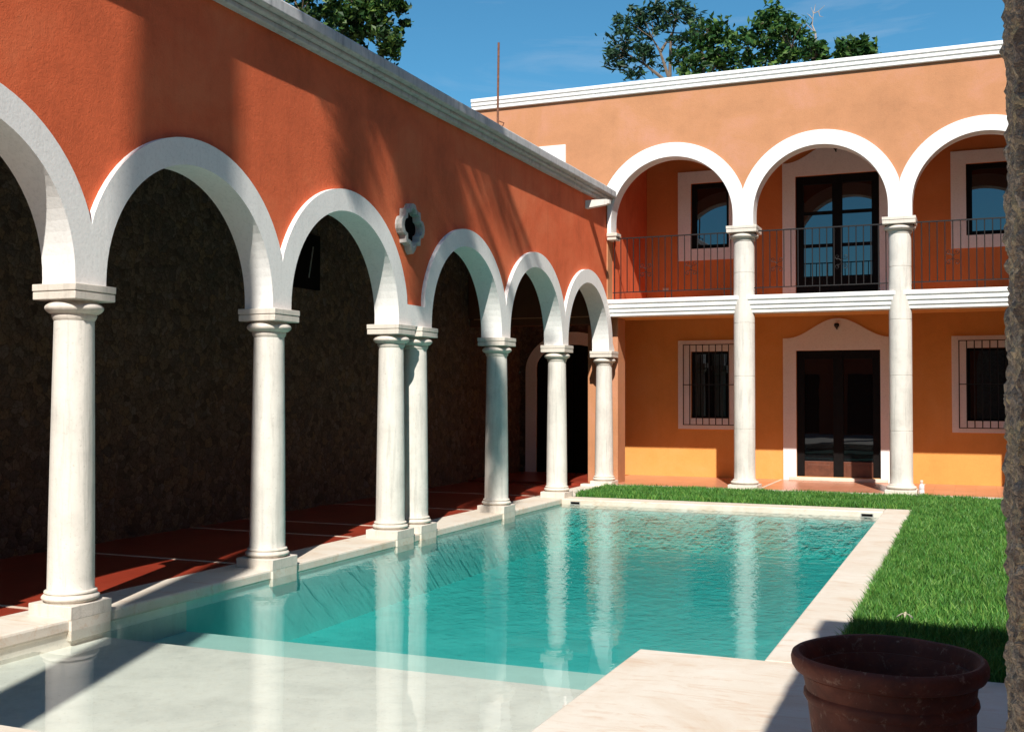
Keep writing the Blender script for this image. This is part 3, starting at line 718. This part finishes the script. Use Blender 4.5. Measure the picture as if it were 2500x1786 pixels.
# ------------------------------------------------------------------ ruined rubble wall the camera looks past
ruin = thing('ruined_wall', 'rough rubble stone pier of a ruined wall at the right edge beside the lawn', 'wall', None, (0, 0, 0))
def redge(z):
    if z < 2.75: return .064 + .004 * math.sin(z * 4)
    if z < 3.2: return .064 + (z - 2.75) / .45 * .106
    return min(.96, .17 + (z - 3.2) / 2.45 * .80)
YN, YSo = 2.48, 2.02
plan = []                                                    # (u along x from the edge, y)
x = 1.3
while x > .24: plan.append((x, YSo)); x -= .12
while x > 0.004: plan.append((x, YSo)); x -= .008
yy = YSo + .0
while yy < YN: plan.append((0, yy)); yy += .008
x = 0.0
while x < .12: plan.append((x, YN)); x += .012
while x < 1.35: plan.append((x, YN)); x += .15
zs = []; z = -.15
while z < 2.9: zs.append(z); z += .009
while z < 5.70: zs.append(z); z += .06
zs.append(5.70)
v = []; f = []; np_ = len(plan)
for z in zs:
    e = redge(z)
    for u, y in plan:
        fx = e + u; near = max(0, 1 - u / .5)
        P = Vector((fx, y, z))
        d = .006 * noise.noise(P * 9) + .020 * (abs(noise.noise(P * 24)) - .25) + .008 * noise.noise(P * 70) + .006 * noise.noise(P * 3.1)
        v.append((fx - d * near * (1 if u < .06 else .4), y + (d * .8 if y > 2.2 else -d * .8) * (1 if u > 0 else .2), z + .004 * noise.noise(P * 33)))
for i in range(len(zs) - 1):
    for j in range(np_ - 1): a = i * np_ + j; f.append((a, a + 1, a + np_ + 1, a + np_))
top = (len(zs) - 1) * np_
f.append(tuple(top + j for j in range(np_)))
m = MB(); m.add(v, f); m.build('broken_edge', M['ruin'], ruin, smooth=False, fix=False)
m = MB(); m.box(1.2, 7.5, YSo + .012, YN - .012, -.15, 5.68); m.build('wall_body', M['ruin'], ruin)
sh = thing('added_shade_roof', 'unseen flat roof on round posts, added to shade the ruined wall', 'roof')
m = MB(); m.box(.36, 1.9, -.55, 1.3, 3.22, 3.34); m.build('roof_slab', M['ceiling'], sh)  # added out of view, sized to keep the sun off the pier
for x, y in ((.5, -.45), (1.8, -.45), (1.8, 1.2)):
    m = MB(); m.tube([(x, y, 0), (x, y, 3.23)], .07, 8); m.build('post', M['bark'], sh)

# ------------------------------------------------------------------ unseen courtyard buildings, put in to cut sky light and dull reflections
wing = thing('sky_block_wing', 'unseen tall orange wing added right of the courtyard to cut sky light', 'building')
m = MB(); m.box(4.5, 9, -9, 18.8, -.1, 9.6); m.build('wall', M['arcade_paint'], wing)  # added wing, its height chosen to block sky light
m = MB(); m.box(4.42, 9.08, -9, 18.8, 9.6, 9.82); m.build('cornice', M['white'], wing)
for y in (9.0, 13.0):
    m = MB(); m.box(4.455, 4.51, y - .55, y + .55, .9, 2.7); wq = m.build('window', M['white'], wing)
    m = MB(); m.box(4.445, 4.50, y - .38, y + .38, 1.1, 2.5); m.build('pane', M['glass'], wq)
south = thing('rear_house', 'unseen dark orange house facing the white arched house across the courtyard', 'building')
m = MB(); m.box(-9.5, 4.4, -12, -7.6, -.1, 5.9); m.build('wall', M['arcade_paint'], south)
m = MB(); m.box(-9.5, 4.4, -7.6, -7.45, 5.7, 5.9); m.build('cornice', M['white'], south)
for x in (-7.2, -4.4, -1.6, 1.2):
    m = MB(); m.box(x - .8, x + .8, -7.62, -7.58, .0, 2.6); m.build('door', M['dark_wood'], south)

# ------------------------------------------------------------------ trees
def leaf(mb, c, L, W, rg_):
    d = Vector((rg_.gauss(0, 1), rg_.gauss(0, 1), rg_.gauss(-.15, .7))).normalized(); s_ = d.cross(Vector((rg_.gauss(0, 1), rg_.gauss(0, 1), rg_.gauss(0, 1)))).normalized()
    nrm = d.cross(s_); L *= rg_.uniform(.7, 1.3); W *= rg_.uniform(.7, 1.25)
    mb.add([c - d * L * .5, c + s_ * W - nrm * W * .25, c + d * L * .5, c - s_ * W - nrm * W * .25], [(0, 1, 2), (0, 2, 3)])
def tree(name, label, clumps, Y, mat, limbs, per=60, L=.16, W=.045, depth=1.0, seed=1, trunk=None, group='trees beyond the roofs', stretch=1.0):
    rg_ = random.Random(seed)
    t = thing(name, label, 'tree', group, (trunk[0][0], trunk[0][1], trunk[0][2]))
    off = Vector(t.location)
    mb = MB(); tips = []
    for x, z, rx, rz in clumps:
        nsub = max(4, int(6 + 42 * rx * rz))
        for s_ in range(nsub):
            a = Vector((rg_.gauss(0, .55) * rx, rg_.gauss(0, .5) * depth * rx * 1.6, rg_.gauss(0, .55) * rz))
            cc = Vector((x, Y, z)) + a; rr = rg_.uniform(.06, .13) * stretch
            tips.append(cc)
            for q_ in range(int(per * rg_.uniform(.5, 1.4))):
                leaf(mb, cc - off + Vector((rg_.gauss(0, rr), rg_.gauss(0, rr), rg_.gauss(0, rr * .7))), L, W, rg_)
    mb.build('crown', mat, t, fix=False)
    tb = MB(); tb.tube([Vector(p) - off for p in trunk], [.22 - .17 * i / (len(trunk) - 1) for i in range(len(trunk))], 8)
    for l in limbs: tb.tube([Vector(p) - off for p in l], [.055 - .035 * i / (len(l) - 1) for i in range(len(l))], 6)
    for cc in rg_.sample(tips, min(len(tips), 46)):
        best = min((Vector(p) for l in limbs + [trunk[-2:]] for p in l), key=lambda p: (p - cc).length)
        mid = (best + cc) * .5 + Vector((rg_.gauss(0, .05), rg_.gauss(0, .1), -.05))
        tb.tube([best - off, mid - off, cc - off], [.018, .012, .006], 5)
    tb.build('trunk', M['bark'], t, smooth=True)
    return t
A_=[(-7.98,13.2,.22,.17),(-8.83,13.27,.19,.15),(-9.26,13.14,.19,.15),(-9.77,12.98,.3,.11),(-8.48,12.96,.45,.22),(-7.71,12.86,.3,.22),(-8.17,12.62,.48,.34),(-9.1,12.73,.38,.23),(-9.57,12.68,.38,.15),(-9.38,12.39,.42,.19),(-10.09,12.32,.27,.17),(-9.65,12.07,.46,.23),(-10.17,11.98,.23,.19),(-9.14,12.01,.3,.23),(-9.97,11.69,.23,.11),(-9.02,11.69,.3,.19),(-9.34,11.35,.23,.09),(-7.63,12.36,.22,.22),(-7.98,12.18,.22,.19)]
B_=[(-6.63,11.83,.21,.17),(-6.38,11.66,.28,.17),(-6.77,11.53,.21,.21),(-6.18,11.49,.21,.14),(-6.45,11.42,.21,.14),(-7.37,11.11,.31,.21),(-7.02,11.35,.21,.28),(-7.45,10.8,.38,.17),(-6.91,10.81,.35,.17),(-6.39,10.75,.28,.17),(-6.07,11.1,.21,.21),(-6.11,10.82,.21,.17),(-6.56,11.05,.17,.14),(-7.2,10.3,.5,.4),(-6.3,10.2,.5,.4)]
C_=[(-4.78,11.61,.1,.1),(-4.91,11.5,.13,.13),(-5.14,11.39,.2,.16),(-4.72,11.31,.39,.16),(-4.33,11.22,.26,.19),(-5.01,11.11,.39,.2),(-4.53,10.98,.39,.23),(-4.11,10.96,.13,.16),(-5.5,11.01,.26,.2),(-4.78,10.78,.46,.2),(-4.4,10.67,.36,.19),(-5.51,10.5,.2,.16),(-5.01,10.48,.39,.2),(-4.46,10.41,.39,.16),(-4.11,10.44,.19,.13),(-4.8,9.9,.6,.4)]
D_=[(-3.75,10.3,.19,.12),(-3.57,10.18,.19,.16),(-3.45,10.04,.15,.09),(-3.6,9.6,.3,.3)]
E_=[(-2.85,10.19,.12,.15),(-2.73,10.05,.25,.12),(-2.55,10.15,.12,.12),(-2.43,10.17,.09,.09),(-2.88,10.01,.18,.06),(-2.3,10.0,.08,.04),(-2.6,9.5,.4,.35)]
L_=[(-13.36,10.05,.38,.17),(-12.67,9.81,.51,.24),(-12.42,9.4,.41,.27),(-12.06,9.11,.3,.2),(-11.79,9.56,.27,.27),(-11.72,9.79,.27,.13),(-11.4,9.34,.27,.2),(-11.29,9.63,.23,.17),(-11.21,9.14,.23,.17),(-11.13,8.93,.17,.17),(-10.95,9.68,.1,.07),(-11.21,8.77,.1,.1),(-12.99,9.68,.31,.21),(-12.2,9.75,.4,.3),(-13.1,9.2,.6,.5),(-12.6,8.6,.6,.5),(-12.0,10.5,.8,.5),(-13.4,10.8,1.0,.5),(-11.3,10.3,.35,.3)]
tree('feathery_tree', 'tall feathery dark green tree above the house roof, leftmost of the roof line trees', A_, 32, M['leaf_dark'],
     [[(-8.32,32,11.0),(-8.63,32,11.95),(-8.87,32,12.36)],[(-8.32,32,11.0),(-8.29,32,12.18),(-8.1,32,12.9)],[(-8.32,32,10.9),(-9.1,32,11.59),(-9.7,32,12.0)],[(-8.6,32,11.9),(-8.3,32.2,12.5)]], 15, .26, .036, 1.0, 11, [(-8.3,32.3,-.1),(-8.35,32.1,6),(-8.3,32,9.5),(-8.32,32,11.0)])
tree('bushy_tree', 'light green open bushy tree in the middle of the roof line trees', B_, 30, M['leaf_mid'],
     [[(-6.9,30,10.3),(-6.75,30,11.0),(-6.6,30,11.7)],[(-6.9,30,10.2),(-7.3,30,10.9)],[(-6.8,30,10.4),(-6.3,30,10.9),(-6.2,30,11.4)]], 15, .20, .052, 1.0, 12, [(-6.9,30.2,-.1),(-6.9,30,6),(-6.9,30,10.2)])
tree('bushy_tree', 'dense rounded green tree, the largest on the right of the roof line trees', C_, 29, M['leaf_mid'],
     [[(-4.8,29,9.8),(-4.9,29,10.6),(-4.9,29,11.4)],[(-4.8,29,9.8),(-4.3,29,10.6)],[(-4.8,29,9.8),(-5.4,29,10.7)]], 15, .20, .052, 1.0, 13, [(-4.7,29.2,-.1),(-4.8,29,6),(-4.8,29,9.8)])
tree('shrubby_tree', 'low leafy treetop around the bare dead branch above the roof', D_, 28, M['leaf_mid'],
     [[(-3.6,28,9.2),(-3.6,28,10.0)]], 15, .20, .052, 1.0, 14, [(-3.6,28.2,-.1),(-3.6,28,9.2)])
tree('small_treetop', 'small green treetop just above the roof, rightmost of the roof line trees', E_, 28, M['leaf_mid'],
     [[(-2.7,28,9.2),(-2.7,28,9.9)],[(-2.6,28,9.2),(-2.45,28,10.0)]], 15, .20, .052, 1.0, 15, [(-2.65,28.2,-.1),(-2.65,28,9.2)])
tree('shade_tree', 'large dense dark tree behind the arcade roof at the top left', L_, 20, M['leaf_deep'],
     [[(-13,20.2,8),(-12.4,20,9.2),(-11.8,20,9.7)],[(-13,20.2,8),(-13.3,20,9.8)]], 34, .15, .05, 1.3, 16, [(-13.2,20.6,-.1),(-13.1,20.4,4),(-13,20.2,8)], 'trees behind the arcade')
bare = thing('bare_tree', 'bare pale dead branch rising above the roof line trees', 'tree', None, (-3.68, 29, -.1))
m = MB(); o = Vector((-3.68, 29, -.1))
m.tube([Vector(p) - o for p in ((-3.68,29,-.1),(-3.7,29,6),(-3.69,29,10.1),(-3.683,29,10.49),(-3.712,29,10.95),(-3.79,29,11.15))], [.12,.08,.04,.03,.024,.018], 7)
m.build('trunk', M['pale_bark'], bare, smooth=True)
m = MB()
for pts in ([(-3.79,29,11.15),(-3.757,29,11.45),(-3.819,29,11.62)], [(-3.757,29,11.45),(-3.631,29,11.49),(-3.473,29,11.62)], [(-3.712,29,10.95),(-3.9,29,11.15),(-4.0,29,11.3)], [(-3.77,29,11.3),(-3.86,29,11.42),(-3.93,29.1,11.5)], [(-3.63,29,11.49),(-3.6,29,11.36),(-3.52,29,11.33)], [(-3.757,29,11.45),(-3.74,29.1,11.6),(-3.72,29.1,11.72)]):
    m.tube([Vector(p) - o for p in pts], [.014, .010, .004], 5)
m.build('branches', M['pale_bark'], bare, smooth=True)

# ------------------------------------------------------------------ palm behind the camera, its shadow falls on the arcade
PXY = Vector((-2.94, -1.58, 0)); PT = 15.2
palm = thing('palm_tree', 'tall palm tree with a slim trunk and long drooping fronds beside the courtyard', 'tree', None, PXY)
m = MB(); m.tube([(0, 0, -.2), (.02, 0, 4), (0, 0, 8), (0, .0, 12), (0, 0, PT)], [.30, .27, .25, .245, .2], 14); m.build('trunk', M['bark'], palm, smooth=True)
def frond(az, elev, L, droop, seed):
    rg_ = random.Random(seed); m_ = MB(); pts = []; a = R_(az); d = Vector((math.sin(a), math.cos(a), 0)); p = Vector((0, 0, PT)); n_ = 16; ang = R_(elev)
    for i in range(n_ + 1):
        pts.append(p.copy()); p = p + (d * math.cos(ang) + Vector((0, 0, 1)) * math.sin(ang)) * (L / n_); ang -= R_(droop) / n_
    m_.tube(pts, [.03 - .024 * i / n_ for i in range(n_ + 1)], 5)
    side = Vector((d.y, -d.x, 0))
    for i in range(2, n_ * 3):
        t = i / 3; k_ = int(t); u_ = t - k_
        if k_ >= n_: break
        c = pts[k_].lerp(pts[k_ + 1], u_); tan = (pts[k_ + 1] - pts[k_]).normalized()
        ll = .50 * math.sin(math.pi * (.12 + .85 * (t / n_))) + .12
        for s_ in (-1, 1):
            e = c + (side * s_ * .75 + tan * .5 + Vector((0, 0, -.55 + rg_.uniform(-.2, .15)))).normalized() * ll
            wv = tan * .07
            m_.add([c - wv, c + wv, e + wv * .2, e - wv * .2], [(0, 1, 2, 3)])
    m_.build('frond', M['frond'], palm, fix=False)
for i, (az, el, L, dr) in enumerate([(4,40,5.2,150),(8,45,5.6,140),(11,30,5.6,150),(14,36,6.0,150),(16,33,6.1,150),(17,28,6.0,150),(-3,50,5.0,130),(5,55,5.6,125),(9,60,6.2,125),(14,45,6.4,140),(-6,30,4.4,150),(0,20,4.6,140),(3,30,5.4,140),(6,25,5.4,140),(9,40,6.0,145),(12,40,5.8,150),(13,52,6.4,122),(15,60,6.4,125),(-20,40,4.5,100),(-60,35,4.5,95),(-100,30,4.5,95),(-140,35,4.5,95),(180,40,4.4,95),(-80,60,4.2,90)]):
    frond(az, el, L, dr, i)
